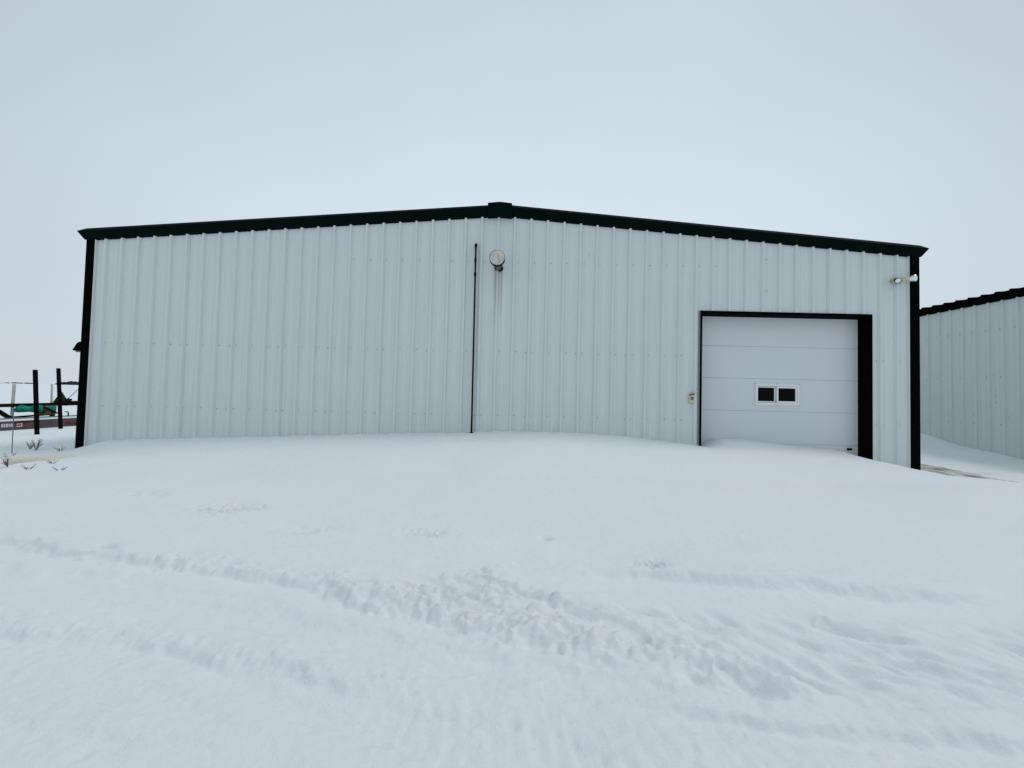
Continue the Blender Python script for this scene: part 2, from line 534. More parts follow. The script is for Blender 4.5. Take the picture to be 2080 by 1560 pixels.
def snow_height(x, y):
    ys = sorted(ROWS)
    yc = np.clip(y, ys[0], ys[-1])
    vals = np.stack([np.interp(x, CX, ROWS[k]) for k in ys])
    ya = np.array(ys)
    i = np.clip(np.searchsorted(ya, yc, side='right') - 1, 0, len(ys) - 2)
    t = (yc - ya[i]) / (ya[i + 1] - ya[i])
    ii = np.arange(len(x))
    p0, p1, p2, p3 = vals[np.maximum(i - 1, 0), ii], vals[i, ii], vals[i + 1, ii], vals[np.minimum(i + 2, len(ys) - 1), ii]
    i0, i3 = np.maximum(i - 1, 0), np.minimum(i + 2, len(ys) - 1)
    dy = ya[i + 1] - ya[i]
    m1 = (p2 - p0) / (ya[i + 1] - ya[i0]) * dy
    m2 = (p3 - p1) / (ya[i3] - ya[i]) * dy
    h = (2 * t ** 3 - 3 * t ** 2 + 1) * p1 + (t ** 3 - 2 * t ** 2 + t) * m1 + (3 * t ** 2 - 2 * t ** 3) * p2 + (t ** 3 - t ** 2) * m2
    # alley between the two buildings
    back = np.interp(y, [-1, 2.0, 2.7, 3.275, 3.77, 4.38, 5.14, 7, 12], [.07, .075, .107, .168, .244, .348, .518, .60, .5])
    lane = np.interp(x, [7.2, 7.45, 7.8, 8.1, 8.45, 9.35, 9.62, 10.1], [.22, .17, .11, .055, -.024, -.030, .025, .07])
    w = sstep(9.4, 12.7, x)
    al = lane * (1 - w) + back * w
    al = al + 0.022 * fbm(x * 6, y * 1.6, 5, 5, 0.6) * (sstep(8.0, 8.4, x) * (1 - sstep(9.5, 10.0, x)))
    al = al + 0.03 * fbm(x * 1.2, y * 1.2, 9, 4)
    k = sstep(-0.35, 0.35, y) * (x > 7.3)
    h = h * (1 - k) + al * k
    # open field falls to the plain's level
    r = np.hypot(x, y)
    far = sstep(14, 60, r)
    h = h * (1 - far) + far * (0.04 * fbm(x * 0.03, y * 0.03, 21, 3))
    near = (1 - sstep(6.5, 11, r))
    # drift relief
    h = h + near * (0.011 * fbm(x * 0.9, y * 2.0, 31, 4))
    # scallops of snow against the ribs
    k = (np.abs(x + 0.35) < 7.5) * (y <= 0.02) * np.exp(-np.maximum(-y, 0) / 0.05)
    h = h + k * (0.007 * np.cos((x + 7.694) / FT * 2 * np.pi) + 0.006 * fbm(x * 5, y * 0, 8, 3))
    # rough skin of scoured snow in the fore part
    fore = sstep(-2.6, -3.6, y) * near
    patch = sstep(-0.05, 0.55, fbm(x * 0.9, y * 2.2, 45, 3))
    h = h + fore * ((0.003 + 0.006 * patch) * fbm(x * 3, y * 7, 41, 4, 0.5) + 0.0025 * patch * fbm(x * 20, y * 28, 43, 3, 0.6))
    packed = sstep(-4.9, -5.3, y) * near
    # scarps of old wheel tracks
    warp = 0.050 * fbm(x * 2.2, y * 3.0, 51, 3, 0.5) + 0.020 * fbm(x * 11, y * 16, 55, 3, 0.6)
    d, t = polyline_dist(x, y, TR_A)
    d = d + warp
    amp = np.interp(t, [0, .35, .5, .62, .8, 1], [.054, .052, .054, .060, .030, .022])
    sc = sstep(-.02, .05 + .10 * sstep(.55, .75, t), d) * np.exp(-np.maximum(d, 0) / 0.38)
    h = h + near * amp * sc
    # long shallow ruts of the packed lane, running with the scarp
    q_ = d + 0.10 * fbm(x * 0.8, y * 0.8, 57, 2)
    lane = sstep(0.02, -0.12, d) * sstep(-1.05, -0.75, q_)
    h = h + near * lane * (0.017 * np.cos((q_ + 0.05) * 2 * np.pi / 0.42) + 0.004 * np.cos(q_ * 2 * np.pi / 0.13 + 2 * fbm(x * .7, y * .7, 58, 2)))
    h = h + near * sstep(0.05, 0.3, d) * sstep(1.3, 0.8, d) * 0.012 * np.cos((d + 0.14 * fbm(x * 0.7, y * 1.4, 59, 3)) * 2 * np.pi / 0.5)
    lump = np.exp(-((d - 0.07) / (0.06 + 0.05 * sstep(-1.4, -0.4, x))) ** 2) * (0.5 + 0.5 * sstep(-1.6, -0.6, x)) * (1 - 0.85 * sstep(0.9, 1.6, x))
    h = h + near * lump * 0.034 * (1.1 - np.abs(fbm(x * 6, y * 9, 61, 4, 0.6)) * 1.6)
    du, tu = polyline_dist(x, y, TR_AU)
    band = sstep(0.0, 0.14, d) * sstep(0.02, -0.16, du) * sstep(-1.5, -0.7, x)
    ch = 1 - sstep(0.25, 1.1, x)
    rid = 1 - np.abs(fbm(x * 2.0 + y * 2.2, (y + 0.35 * x) * 7.5, 71, 4, 0.55))
    u_, v_ = x * 0.857 - y * 0.515, x * 0.515 + y * 0.857
    v_ = v_ + 0.05 * fbm(u_ * 2.0, v_ * 2.0, 73, 3)
    stk = fbm(u_ * 2.1, v_ * 8.5, 75, 3, 0.5)
    stk = np.where(stk > 0, stk * 0.6, stk * 1.15)
    h = h + near * band * ch * (0.054 * rid - 0.045 + 0.020 * np.abs(fbm(x * 9, y * 13, 77, 4, 0.6)))
    band2 = sstep(-0.10, 0.12, d) * sstep(0.12, -0.16, du) * (1 - ch)
    h = h + near * band2 * (0.058 * stk + 0.008 * fbm(u_ * 7, v_ * 18, 79, 3, 0.6))
    d, t = polyline_dist(x, y, TR_B)
    d = d + warp * 0.8
    a = np.interp(t, [0, .8, 1], [.048, .046, 0])
    h = h + near * a * sstep(-.04, .07, d) * np.exp(-np.maximum(d, 0) / 0.22)
    h = h + near * np.exp(-((d - .05) / .07) ** 2) * 0.016 * np.abs(fbm(x * 11, y * 11, 83, 4, 0.6)) * (t < .999)
    d, t = polyline_dist(x, y, TR_B2)
    d = d + warp * 0.7
    a = np.interp(t, [0, .15, .85, 1], [0, .048, .042, 0])
    h = h + near * a * sstep(-.02, .03, d) * np.exp(-np.maximum(d, 0) / 0.10)
    for ln, am in ((TR_E, .022), (TR_F, .022)):
        d, t = polyline_dist(x, y, ln)
        d = d + warp * 0.6
        a = np.interp(t, [0, .2, .8, 1], [0, am, am * .9, 0])
        h = h + near * a * sstep(-.03, .03, d) * np.exp(-np.maximum(d, 0) / 0.16)
    d, t = polyline_dist(x, y, TR_C)
    d = d + warp * 0.6
    a = np.interp(t, [0, .15, .8, 1], [0, .075, .065, 0])
    h = h + near * a * sstep(-.05, .05, d) * np.exp(-np.maximum(d, 0) / 0.35)
    d, t = polyline_dist(x, y, TR_D)
    d = d + warp * 0.8
    a = np.interp(t, [0, .7, 1], [.05, .04, 0])
    h = h + near * a * sstep(-.25, .06, d) * np.exp(-np.maximum(d, 0) / 0.5)
    # scuffed places
    for (sx, sy, rx, ry, am) in ((-3.05, -3.10, .30, .14, .030), (-2.75, -3.05, .30, .08, .018), (-1.88, -3.56, .16, .09, .02),
                                 (-0.74, -3.60, .26, .07, .022), (-3.29, -3.96, .10, .04, .035), (1.08, -4.08, .16, .06, .03),
                                 (-4.1, -2.75, .25, .08, .025), (0.31, -3.64, .05, .03, .03)):
        g = np.exp(-((x - sx) / rx) ** 2 - ((y - sy) / ry) ** 2)
        h = h - g * am * (0.7 + 1.9 * np.abs(fbm(x * 13, y * 16, 91, 4, 0.6)))
    # tyre cleats pressed into the packed lane
    d, t = polyline_dist(x, y, [(-1.6, -5.46), (-0.85, -5.44), (-0.07, -5.52), (0.75, -5.60), (1.9, -5.72)])
    k = np.exp(-(d / 0.17) ** 4) * sstep(-0.75, -0.4, x) * (1 - sstep(0.5, 0.95, x))
    ph = (x + 0.10 * d + 0.018 * fbm(x * 9, y * 9, 95, 3)) / 0.088
    saw = ph - np.floor(ph)
    h = h - near * k * 0.011 * (1 - sstep(0.0, 0.9, saw)) * (0.5 + 0.5 * sstep(-0.5, 0.4, fbm(x * 4, y * 4, 97, 3)))
    d, t = polyline_dist(x, y, [(-2.6, -5.40), (-1.6, -5.36), (-0.8, -5.40)])
    ph = (x * 0.75 - y * 1.1 + 0.02 * fbm(x * 8, y * 8, 99, 3)) / 0.11
    h = h - near * 0.005 * np.exp(-(d / 0.18) ** 4) * (1 - (ph - np.floor(ph)))
    h = h + packed * (0.0035 * patch * fbm(x * 14, y * 14, 101, 4, 0.6) + 0.003 * np.abs(fbm(x * 3 + 2 * y, y * 6, 103, 4)))
    # rough blown snow round the weeds and the pole
    g = np.exp(-((x + 7.35) / 1.0) ** 2 - ((y + 1.45) / 0.45) ** 2)
    h = h + g * 0.030 * fbm(x * 5, y * 7, 131, 4, 0.6)
    # broken clods
    cl = [(-0.10, -4.17, .085, .05), (-0.15, -4.44, .045, .03), (-0.44, -4.73, .04, .035), (0.06, -4.70, .035, .025), (0.15, -4.65, .045, .03), (0.30, -4.53, .04, .028),
          (-0.06, -4.95, .018, .015), (0.30, -4.96, .028, .022), (1.93, -4.68, .05, .03), (0.05, -4.39, .018, .015), (0.20, -4.88, .02, .018), (-2.62, -4.16, .05, .04), (-1.2, -4.36, .045, .03)]
    rr = np.random.default_rng(5)
    for _ in range(120):
        q = rr.random() ** 0.8
        j = q * (len(TR_A) - 7) + 2
        a0, a1 = TR_A[int(j)], TR_A[min(int(j) + 1, len(TR_A) - 1)]
        f_ = j - int(j)
        px, py = a0[0] + (a1[0] - a0[0]) * f_, a0[1] + (a1[1] - a0[1]) * f_
        s0 = 0.010 + 0.022 * rr.random() ** 2
        cl.append((px + rr.normal() * .05, py + 0.05 + abs(rr.normal()) * (.10 if px < -1 else .28) - .06, s0, s0 * .8))
    for (px, py, s0, hh) in cl:
        k = np.nonzero((np.abs(x - px) < s0 * 1.8) & (np.abs(y - py) < s0 * 1.8))[0]
        if len(k) == 0:
            continue
        u, v = (x[k] - px) / s0, (y[k] - py) / s0
        q = u * u * 0.7 + v * v * 1.2 + 0.45 * fbm(x[k] / s0 * 0.9, y[k] / s0 * 0.9, 111, 3)
        h[k] += hh * np.sqrt(np.clip(1 - q, 0, 1))
    # nothing above the slab inside the building
    inside = (x > -7.98) & (x < 7.25) & (y > 0.32)
    h = np.where(inside, -0.12, h)
    inside = (x > 12.78) & (y > -9)
    h = np.where(inside, np.minimum(h, -0.05), h)
    return h


def axis(segs):
    out = []
    for a, b, st in segs:
        n = max(1, int(round((b - a) / st)))
        out += list(np.linspace(a, b, n, endpoint=False))
    return out


def grow(x0, x1, s0, k=1.22):
    out, s_, x = [], s0, x0
    sg = 1 if x1 > x0 else -1
    while (x1 - x) * sg > 0:
        s_ *= k
        x += s_ * sg
        out.append(x)
    return out


gx = list(reversed(grow(-9.0, -4200, 0.06))) + axis([(-9.0, -3.2, .03), (-3.2, 3.0, .0115), (3.0, 7.4, .024), (7.4, 10.2, .03), (10.2, 12.8, .08)]) + [12.8] + grow(12.8, 4200, 0.08)
gy = list(reversed(grow(-6.1, -400, 0.02, 1.3))) + axis([(-6.1, -3.6, .0115), (-3.6, -1.0, .024), (-1.0, 0.0, .02)]) + axis([(0.0, 0.36, .02), (0.36, 2.4, .05), (2.4, 6.0, .09)]) + [6.0] + grow(6.0, 6000, 0.1)
GX, GY = np.meshgrid(np.array(gx), np.array(gy))
hx, hy = GX.ravel(), GY.ravel()
hz = snow_height(hx.copy(), hy.copy())
nx, ny = len(gx), len(gy)
me = bpy.data.meshes.new("snow_ground")
me.vertices.add(nx * ny)
me.vertices.foreach_set("co", np.stack([hx, hy, hz], 1).ravel())
idx = np.arange(nx * ny).reshape(ny, nx)
quads = np.stack([idx[:-1, :-1], idx[:-1, 1:], idx[1:, 1:], idx[1:, :-1]], -1).reshape(-1, 4)
me.loops.add(quads.size)
me.loops.foreach_set("vertex_index", quads.ravel())
me.polygons.add(len(quads))
me.polygons.foreach_set("loop_start", np.arange(0, quads.size, 4))
me.polygons.foreach_set("use_smooth", np.ones(len(quads), bool))
me.update(calc_edges=True)
me.materials.append(M["snow"])
snow = bpy.data.objects.new("snow_ground", me)
col.objects.link(snow)
snow["kind"] = "structure"


def ground_z(x, y):
    return float(snow_height(np.array([float(x)]), np.array([float(y)]))[0])


# bare frozen gravel of the lane between the buildings (the snow sheet dips below it)
mb = MB()
g_x = np.linspace(7.6, 10.4, 60)
g_y = np.linspace(-1.0, 9.0, 160)
A, B = np.meshgrid(g_x, g_y)
zz = 0.0 + 0.006 * fbm(A.ravel() * 9, B.ravel() * 5, 121, 4)
mb.v = list(zip(A.ravel(), B.ravel(), zz))
ii = np.arange(len(mb.v)).reshape(160, 60)
mb.f = [tuple(q) for q in np.stack([ii[:-1, :-1], ii[:-1, 1:], ii[1:, 1:], ii[1:, :-1]], -1).reshape(-1, 4).tolist()]
g = mb.build("gravel_lane", "gravel", smooth=True, fix=False)
g["kind"] = "structure"

# ------------------------------------------------------------------ far wood on the horizon
bmw = bmesh.new()
for (az0, az1, dist, hh, cnt) in ((-948, -640, 1500, 15.0, 150), (-1060, -985, 2600, 8.0, 60), (-960, -925, 2600, 4.0, 24)):
    for _ in range(cnt):
        px = random.uniform(az0, az1)
        dd = dist * random.uniform(1, 1.06)
        X, Y = px / 788.8 * dd, dd
        edge = min(1.0, (px - az0) / 40 + 0.35)
        H = hh * random.uniform(0.55, 1.1) * edge
        r = H * random.uniform(0.5, 0.9)
        res = bmesh.ops.create_icosphere(bmw, subdivisions=1, radius=1.0)
        for v in res["verts"]:
            k = random.uniform(0.75, 1.2)
            v.co = Vector((X + v.co.x * r * k * 1.4, Y + v.co.y * r, H * 0.45 + v.co.z * H * 0.55 * k))
me = bpy.data.meshes.new("treeline")
bmw.to_mesh(me)
bmw.free()
me.materials.append(M["wood_far"])
o = bpy.data.objects.new("treeline", me)
col.objects.link(o)
tag(o, "dark line of distant trees along the snowy horizon", "treeline", kind="stuff")

# ------------------------------------------------------------------ main building
RX = -0.358          # ridge
XL, XR = -8.05, 7.335
ZPK, SL = 4.715, 0.0795
X0 = -7.694          # first rib
DL, DR, DH = 3.395, 6.475, 2.99
DEPTH = 22.0


def roof_z(x):
    return ZPK - abs(x - RX) * SL


main = thing("metal_building", "long low white metal building with dark green trim, snow drifted along its front", "building", (RX, 0, 0))


def rib_profile(xa, xb, first_rib, minor=True):
    """(x, y) points of ribbed sheet between xa and xb; y negative is outward"""
    pts = []
    k = math.floor((xa - first_rib) / FT) - 1
    while first_rib + k * FT < xb + FT:
        r = first_rib + k * FT
        pts += [(r - .033, 0), (r - .016, -.043), (r + .016, -.043), (r + .033, 0)]
        if minor:
            for q in (.105, .20):
                pts += [(r + q - .014, 0), (r + q - .006, -.0045), (r + q + .006, -.0045), (r + q + .014, 0)]
        k += 1
    pts.sort()
    xs = [p[0] for p in pts]
    yv = [p[1] for p in pts]
    inner = [p for p in pts if xa + 1e-4 < p[0] < xb - 1e-4]
    return [(xa, float(np.interp(xa, xs, yv)))] + inner + [(xb, float(np.interp(xb, xs, yv)))]


def wall_panel(xa, xb, proud, bottom=-0.10):
    prof = rib_profile(xa, xb, X0)
    # stations where the outline changes
    extra = [q for q in (RX, DL - .012, DR + .008) if xa < q < xb]
    xs = [p[0] for p in prof]
    yv = [p[1] for p in prof]
    for q in extra:
        prof.append((q, float(np.interp(q, xs, yv))))
    prof.sort()
    m = MB()
    for (xa_, ya_), (xb_, yb_) in zip(prof[:-1], prof[1:]):
        mid = (xa_ + xb_) / 2
        zb = DH + 0.043 if DL - .012 < mid < DR + .008 else bottom
        m.add([(xa_, ya_ - proud, zb), (xb_, yb_ - proud, zb), (xb_, yb_ - proud, roof_z(xb_) + .05), (xa_, ya_ - proud, roof_z(xa_) + .05)], [(0, 1, 2, 3)])
    bm = bmesh.new()
    me_ = bpy.data.meshes.new("siding_panel")
    me_.from_pydata(m.v, [], m.f)
    bm.from_mesh(me_)
    bmesh.ops.remove_doubles(bm, verts=bm.verts, dist=1e-5)
    bm.to_mesh(me_)
    bm.free()
    me_.materials.append(M["siding"])
    o_ = bpy.data.objects.new("siding_panel", me_)
    col.objects.link(o_)
    o_.parent = main
    o_.matrix_parent_inverse = Matrix.Translation(-main.location)
    return o_


laps = [X0 + (2 + 3 * j) * FT for j in range(16)]
starts = [-7.90] + laps
for j, a in enumerate(starts):
    b = starts[j + 1] + 0.040 if j + 1 < len(starts) else 7.172
    wall_panel(a if j == 0 else a - 0.0355, b, 0.0 if j % 2 == 0 else 0.003)

# screws along the girts
mb = MB()


def screw(m, x, y, z, r=.0085, ax='y'):
    n = 6
    vv = []
    for dep in (0.0, -.006):
        for k in range(n):
            t = 2 * math.pi * k / n
            if ax == 'y':
                vv.append((x + r * math.cos(t), y + dep, z + r * math.sin(t)))
            else:
                vv.append((x + dep, y + r * math.cos(t), z + r * math.sin(t)))
    m.add(vv, [tuple(range(n, 2 * n))] + [(k, (k + 1) % n, n + (k + 1) % n, n + k) for k in range(n)])


for k in range(0, 49):
    x = X0 + k * FT
    in_door = DL - .05 < x + .07 < DR + .03
    for z, lim in ((1.023, None), (2.195, None), (3.857, (-3.4, 3.6))):
        if lim and not (lim[0] < x < lim[1]):
            continue
        if in_door and z < 3.1:
            continue
        dz = random.uniform(-.006, .006)
        screw(mb, x + .068 + random.uniform(-.006, .006), -.004, z + dz, random.uniform(.006, .0095))
        if k % 3 == 2 and z < 3:
            screw(mb, x - .055, -.004, z + dz - .01, random.uniform(.007, .010))
for x, z, y in ((7.20 - .36, 3.65, -.004), (4.55, 4.00, -.035), (4.56, 3.42, -.035), (1.3, 4.03, -.035), (-3.1, 3.75, -.004)):
    screw(mb, x, y, z, .009)
o = mb.build("screws", "screw", main)
o["kind"] = "stuff"

# side and rear walls, roof, slab
for nm, a, b in (("side_wall", (XL + .02, .10, -.1), (XL + .06, DEPTH, 4.09)), ("side_wall", (XR - .06, .10, -.1), (XR - .02, DEPTH, 4.10))):
    m = MB()
    xo = a[0] if a[0] < 0 else b[0]
    sg = -1 if a[0] < 0 else 1
    prof = rib_profile(a[1], b[1], 0.3, False)
    for (ya_, da), (yb_, db) in zip(prof[:-1], prof[1:]):
        m.add([(xo - sg * da, ya_, a[2]), (xo - sg * db, yb_, a[2]), (xo - sg * db, yb_, b[2]), (xo - sg * da, ya_, b[2])], [(0, 1, 2, 3)])
    m.build(nm, "siding", main, fix=False)
m = MB()
m.add([(XL + .03, DEPTH, -.1), (XR - .03, DEPTH, -.1), (XR - .03, DEPTH, roof_z(XR)), (RX, DEPTH, ZPK), (XL + .03, DEPTH, roof_z(XL))], [(0, 1, 2, 3, 4)])
m.build("rear_wall", "siding", main, fix=False)
for sg, xe in ((-1, XL - .10), (1, XR + .10)):
    m = MB()
    prof = rib_profile(0.0, abs(xe - RX), 0.15, False)
    # standing ribs run down the slope, so sample them along the building
    ys_ = rib_profile(0.10, DEPTH + .05, 0.25, False)
    for (ya_, da), (yb_, db) in zip(ys_[:-1], ys_[1:]):
        m.add([(RX, ya_, ZPK + .19 - da), (RX, yb_, ZPK + .19 - db), (xe, yb_, roof_z(xe) + .19 - db), (xe, ya_, roof_z(xe) + .19 - da)], [(0, 1, 2, 3)])
    m.build("roof_slope", "trim", main, fix=False)
m = MB()
m.box((XL + .07, .05, -.11), (XR - .07, DEPTH - .1, -.015))
m.build("floor_slab", "concrete", main)

# corner trims
for xa, xb in ((XL, -7.888), (7.155, XR)):
    m = MB()
    zt = roof_z((xa + xb) / 2) + .03
    m.box((xa, -.045, -.25), (xb, .09, zt))
    m.build("corner_trim", "jamb", main, bevel=.006)
for xa, xb in ((7.141, 7.1535), (-7.8865, -7.875)):
    m = MB()
    m.box((xa, -.040, -.2), (xb, -.001, roof_z(xa) + .005))
    m.build("corner_edge_strip", "white_trim", main)

# rake trims: sculptured profile, (outward, height above its lower line)
PROF = [(.020, 0.0), (.055, 0.008), (.132, 0.140), (.130, 0.148), (.035, 0.226), (-.10, 0.236), (-.10, 0.0)]


def rake(x_in, x_out, sg):
    rings = []
    for x, end in ((x_in, 0), (x_out, 1)):
        ring = []
        for o_, h_ in PROF:
            xx = x + (sg * max(o_, 0) * 0.8 if end else 0)
            ring.append((xx, -o_, roof_z(x) - .005 + h_ - (max(o_, 0) * .10 if end else 0)))
        rings.append(ring)
    m_ = MB()
    m_.extrude(None, rings)
    return m_.build("rake_trim", "trim", main, bevel=.003)


rake(RX + .05, XL + .02, -1)
rake(RX - .05 + .1, XR - .02, 1)
# eave gutters run back along both sides
for x, sg in ((XL + .02, -1), (XR - .02, 1)):
    rings = []
    for y in (-.004, DEPTH):
        rings.append([(x + sg * o_ * 0.8, y, roof_z(x) - .006 + h_ - max(o_, 0) * .10) for o_, h_ in PROF])
    m = MB()
    m.extrude(None, rings)
    m.build("eave_gutter", "trim", main)
# ridge cover
m = MB()
hw = .222
ring = [(RX - hw, roof_z(RX - hw) - .030), (RX, ZPK - .030), (RX + hw, roof_z(RX + hw) - .030), (RX + hw, roof_z(RX + hw) + .210), (RX, ZPK + .216), (RX - hw, roof_z(RX - hw) + .210)]
m.extrude(None, [[(x, y, z) for x, z in ring] for y in (-.136, .12)])
m.build("ridge_cap", "trim", main, bevel=.004)

# door frame
m = MB()
m.box((DL - .035, -.036, DH - .002), (DR + .006, .005, DH + .042))
m.box((DL - .035, .005, DH - .001), (DR + .004, .30, DH + .04))
m.build("door_header", "jamb", main)
m = MB()
m.box((DL - .036, -.0365, -.12), (DL, .30, DH - .003))
m.build("door_jamb", "jamb", main)
m = MB()
m.box((DR, -.034, -.12), (DR + .010, .30, DH - .003))
m.build("door_jamb", "jamb", main)
m = MB()
m.box((DL - .092, -.036, -.12), (DL - .080, -.002, DH + .045))
m.build("door_edge_strip", "white_trim", main)
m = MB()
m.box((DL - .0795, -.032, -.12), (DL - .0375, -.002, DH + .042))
m.build("door_edge_strip", "shaded_trim", main)
m = MB()
m.box((DR + .0115, -.038, -.12), (DR + .022, -.001, DH + .043))
m.build("door_edge_strip", "white_trim", main)

# overhead door: sections, window, latch
YD = .262
door = bpy.data.objects.new("overhead_door", None)
col.objects.link(door)
door.parent = main
door.location = ((DL + DR) / 2 - RX, YD, 0)
bpy.context.view_layer.update()
door_w = Vector(((DL + DR) / 2, YD, 0))


def door_part(m_, name, mat, bevel=0.0, smooth=False):
    o_ = m_.build(name, mat, None, smooth, bevel)
    o_.parent = door
    o_.matrix_parent_inverse = Matrix.Translation(-door_w)
    return o_


WX0, WX1, WZ0, WZ1 = 4.535, 5.365, 1.338, 1.722
zl = [-.010, .603, 1.213, 1.823, 2.433, 3.043]
for i in range(5):
    m = MB()
    a, b = zl[i] + .0018, zl[i + 1] - .0018
    xa, xb = DL - .03, DR + .008
    if i == 2:
        m.box((xa, YD, a), (WX0 + .03, YD + .045, b))
        m.box((WX1 - .03, YD, a), (xb, YD + .045, b))
        m.box((WX0 + .0301, YD, a), (WX1 - .0301, YD + .045, WZ0 + .03))
        m.box((WX0 + .0301, YD, WZ1 - .03), (WX1 - .0301, YD + .045, b))
        door_part(m, "door_section", "door")
    else:
        m.box((xa, YD, a), (xb, YD + .045, b))
        door_part(m, "door_section", "door", bevel=.003)
m = MB()
for z in zl[1:-1]:
    m = MB()
    m.box((DL - .03, YD + .006, z - .02), (DR + .008, YD + .04, z + .02))
    door_part(m, "section_joint", "stake")
# window frame (outer flange, raised frame) and two sashes with panes
m = MB()


def frame(m_, x0, x1, z0, z1, w, y0, y1):
    m_.box((x0, y0, z0), (x1, y1, z0 + w))
    m_.box((x0, y0, z1 - w), (x1, y1, z1))
    m_.box((x0, y0, z0 + w + .0005), (x0 + w, y1, z1 - w - .0005))
    m_.box((x1 - w, y0, z0 + w + .0005), (x1, y1, z1 - w - .0005))


frame(m, WX0 - .008, WX1 + .008, WZ0 - .010, WZ1 + .010, .046, YD - .008, YD - .0005)
frame(m, WX0 + .008, WX1 - .008, WZ0 + .004, WZ1 - .004, .032, YD - .034, YD - .0085)
door_part(m, "window_frame", "window_frame", bevel=.002)
xm = (WX0 + WX1) / 2
m = MB()
frame(m, xm - .012, WX1 - .045, WZ0 + .040, WZ1 - .040, .030, YD - .026, YD + .004)
door_part(m, "window_sash", "window_frame", bevel=.002)
m = MB()
frame(m, WX0 + .045, xm - .014, WZ0 + .040, WZ1 - .040, .024, YD + .006, YD + .034)
door_part(m, "window_sash", "window_frame", bevel=.002)
m = MB()
m.box((xm + .01, YD - .010, WZ0 + .06), (WX1 - .07, YD - .005, WZ1 - .06))
door_part(m, "window_pane", "glass")
m = MB()
m.box((WX0 + .06, YD + .016, WZ0 + .06), (xm - .03, YD + .021, WZ1 - .06))
door_part(m, "window_pane", "glass")
m = MB()
for x in (WX0 - .006, xm, WX1 + .006):
    for z in (WZ0 - .010, WZ1 + .010):
        screw(m, x, YD - .009, z, .007)
door_part(m, "window_screws", "stake")["kind"] = "stuff"
m = MB()
m.box((6.262, YD - .022, .515), (6.355, YD - .0005, .556))
door_part(m, "latch", "black_iron", bevel=.004)
m = MB()
m.box((6.232, YD - .012, .520), (6.2605, YD - .0005, .548))
door_part(m, "latch_plate", "window_frame", bevel=.003)

# ------------------------------------------------------------------ things on the main building
t = thing("standpipe", "thin black iron pipe running up the front wall left of the round vent", "pipe", (-.775, -.085, .7))
m = MB()
xp = -.784
m.tube([(xp + .012, -.085, .55), (xp + .006, -.085, 2.5), (xp, -.085, 4.06), (xp, -.083, 4.115), (xp, -.07, 4.142), (xp, -.045, 4.15), (xp, 0.0, 4.15)], .0165, 10)
m.build("riser", "black_iron", t, True)
for z in (3.86, 3.60):
    m = MB()
    m.tube([(xp, -.085, z - .028), (xp, -.085, z + .028)], .023, 10)
    m.build("coupling", "black_iron", t, False)
m = MB()
m.tube([(xp, -.085, 4.10), (xp, -.083, 4.13), (xp, -.06, 4.155), (xp, -.02, 4.155)], [.023, .026, .026, .023], 10)
m.build("elbow", "black_iron", t, True)
zb = ground_z(xp + .01, -.085)
m = MB()
m.tube([(xp + .012, -.085, zb - .03), (xp + .012, -.085, zb + .012)], .036, 10)
m.build("base_collar", "black_iron", t)

t = thing("exhaust_vent", "round pale metal exhaust cap on a short pipe sticking out of the gable", "vent", (-.36, -.3, 2.36 + 1.4))
vz = 2.365 + 1.4 - .02
vx = -.362
m = MB()
m.tube([(vx, .02, vz), (vx, -.50, vz)], .056, 16)
m.build("pipe", "dull_steel", t, True)
m = MB()
ang = [random.uniform(.84, 1.18) for _ in range(14)]
vv = [(vx + .078 * math.cos(2 * math.pi * k / 14) * ang[k], -.040, vz + .078 * math.sin(2 * math.pi * k / 14) * ang[k]) for k in range(14)]
vv += [(x, -.006, z) for x, y, z in vv]
m.add(vv, [tuple(range(14))] + [(k, (k + 1) % 14, 14 + (k + 1) % 14, 14 + k) for k in range(14)])
m.build("wall_seal", "black_iron", t)
m = MB()
tilt = .10
cx_, cy_, cz_ = vx, -.56, vz + .003
rings = []
for (ry, rr_) in ((.085, .060), (.080, .118), (.012, .128), (.0, .126), (-.012, .112), (-.024, .085), (-.032, .045), (-.034, .004)):
    rings.append(((cx_, cy_ + ry, cz_ + ry * -tilt), rr_))
m.tube([p for p, _ in rings], [q for _, q in rings], 32)
m.build("cap", "galvanised", t, True)
m = MB()
m.tube([(cx_, cy_ + .092, cz_), (cx_, cy_ + .014, cz_)], [.134, .134], 32)
m.build("cap_shaded_rim", "black_iron", t, True)  # shade on the cap's rim, put in as a black band

t = thing("flood_light", "twin headed cream flood light under the right eave corner", "light", (6.9, -.05, 3.65))
fx, fz = 6.895, 3.655
m = MB()
m.tube([(fx, -.035, fz), (fx, -.075, fz)], [.062, .055], 18)
m.build("base", "cream", t, True)
m = MB()
m.tube([(fx, -.07, fz), (fx + .05, -.12, fz + .008), (fx + .11, -.14, fz + .004), (fx + .13, -.15, fz)], [.028, .036, .040, .044], 12)
m.build("arm", "cream", t, True)
m = MB()
m.tube([(fx, -.07, fz), (fx - .045, -.11, fz + .008), (fx - .09, -.14, fz - .012)], [.028, .036, .038], 12)
m.build("arm", "cream", t, True)
m = MB()
m.box((fx - .01, -.15, fz - .062), (fx + .10, -.08, fz - .025))
m.build("sensor", "cream", t, bevel=.01)
m = MB()
m.tube([(fx + .125, -.15, fz), (fx + .14, -.155, fz + .002), (fx + .175, -.17, fz + .006), (fx + .21, -.18, fz + .012), (fx + .22, -.184, fz + .014)], [.030, .036, .054, .066, .058], 18)
m.build("lamp_head", "chrome", t, True)
m = MB()
m.tube([(fx - .075, -.125, fz - .004), (fx - .092, -.16, fz - .026), (fx - .108, -.20, fz - .048)], [.030, .042, .052], 18)
m.build("lamp_head", "black_iron", t, True)
m = MB()
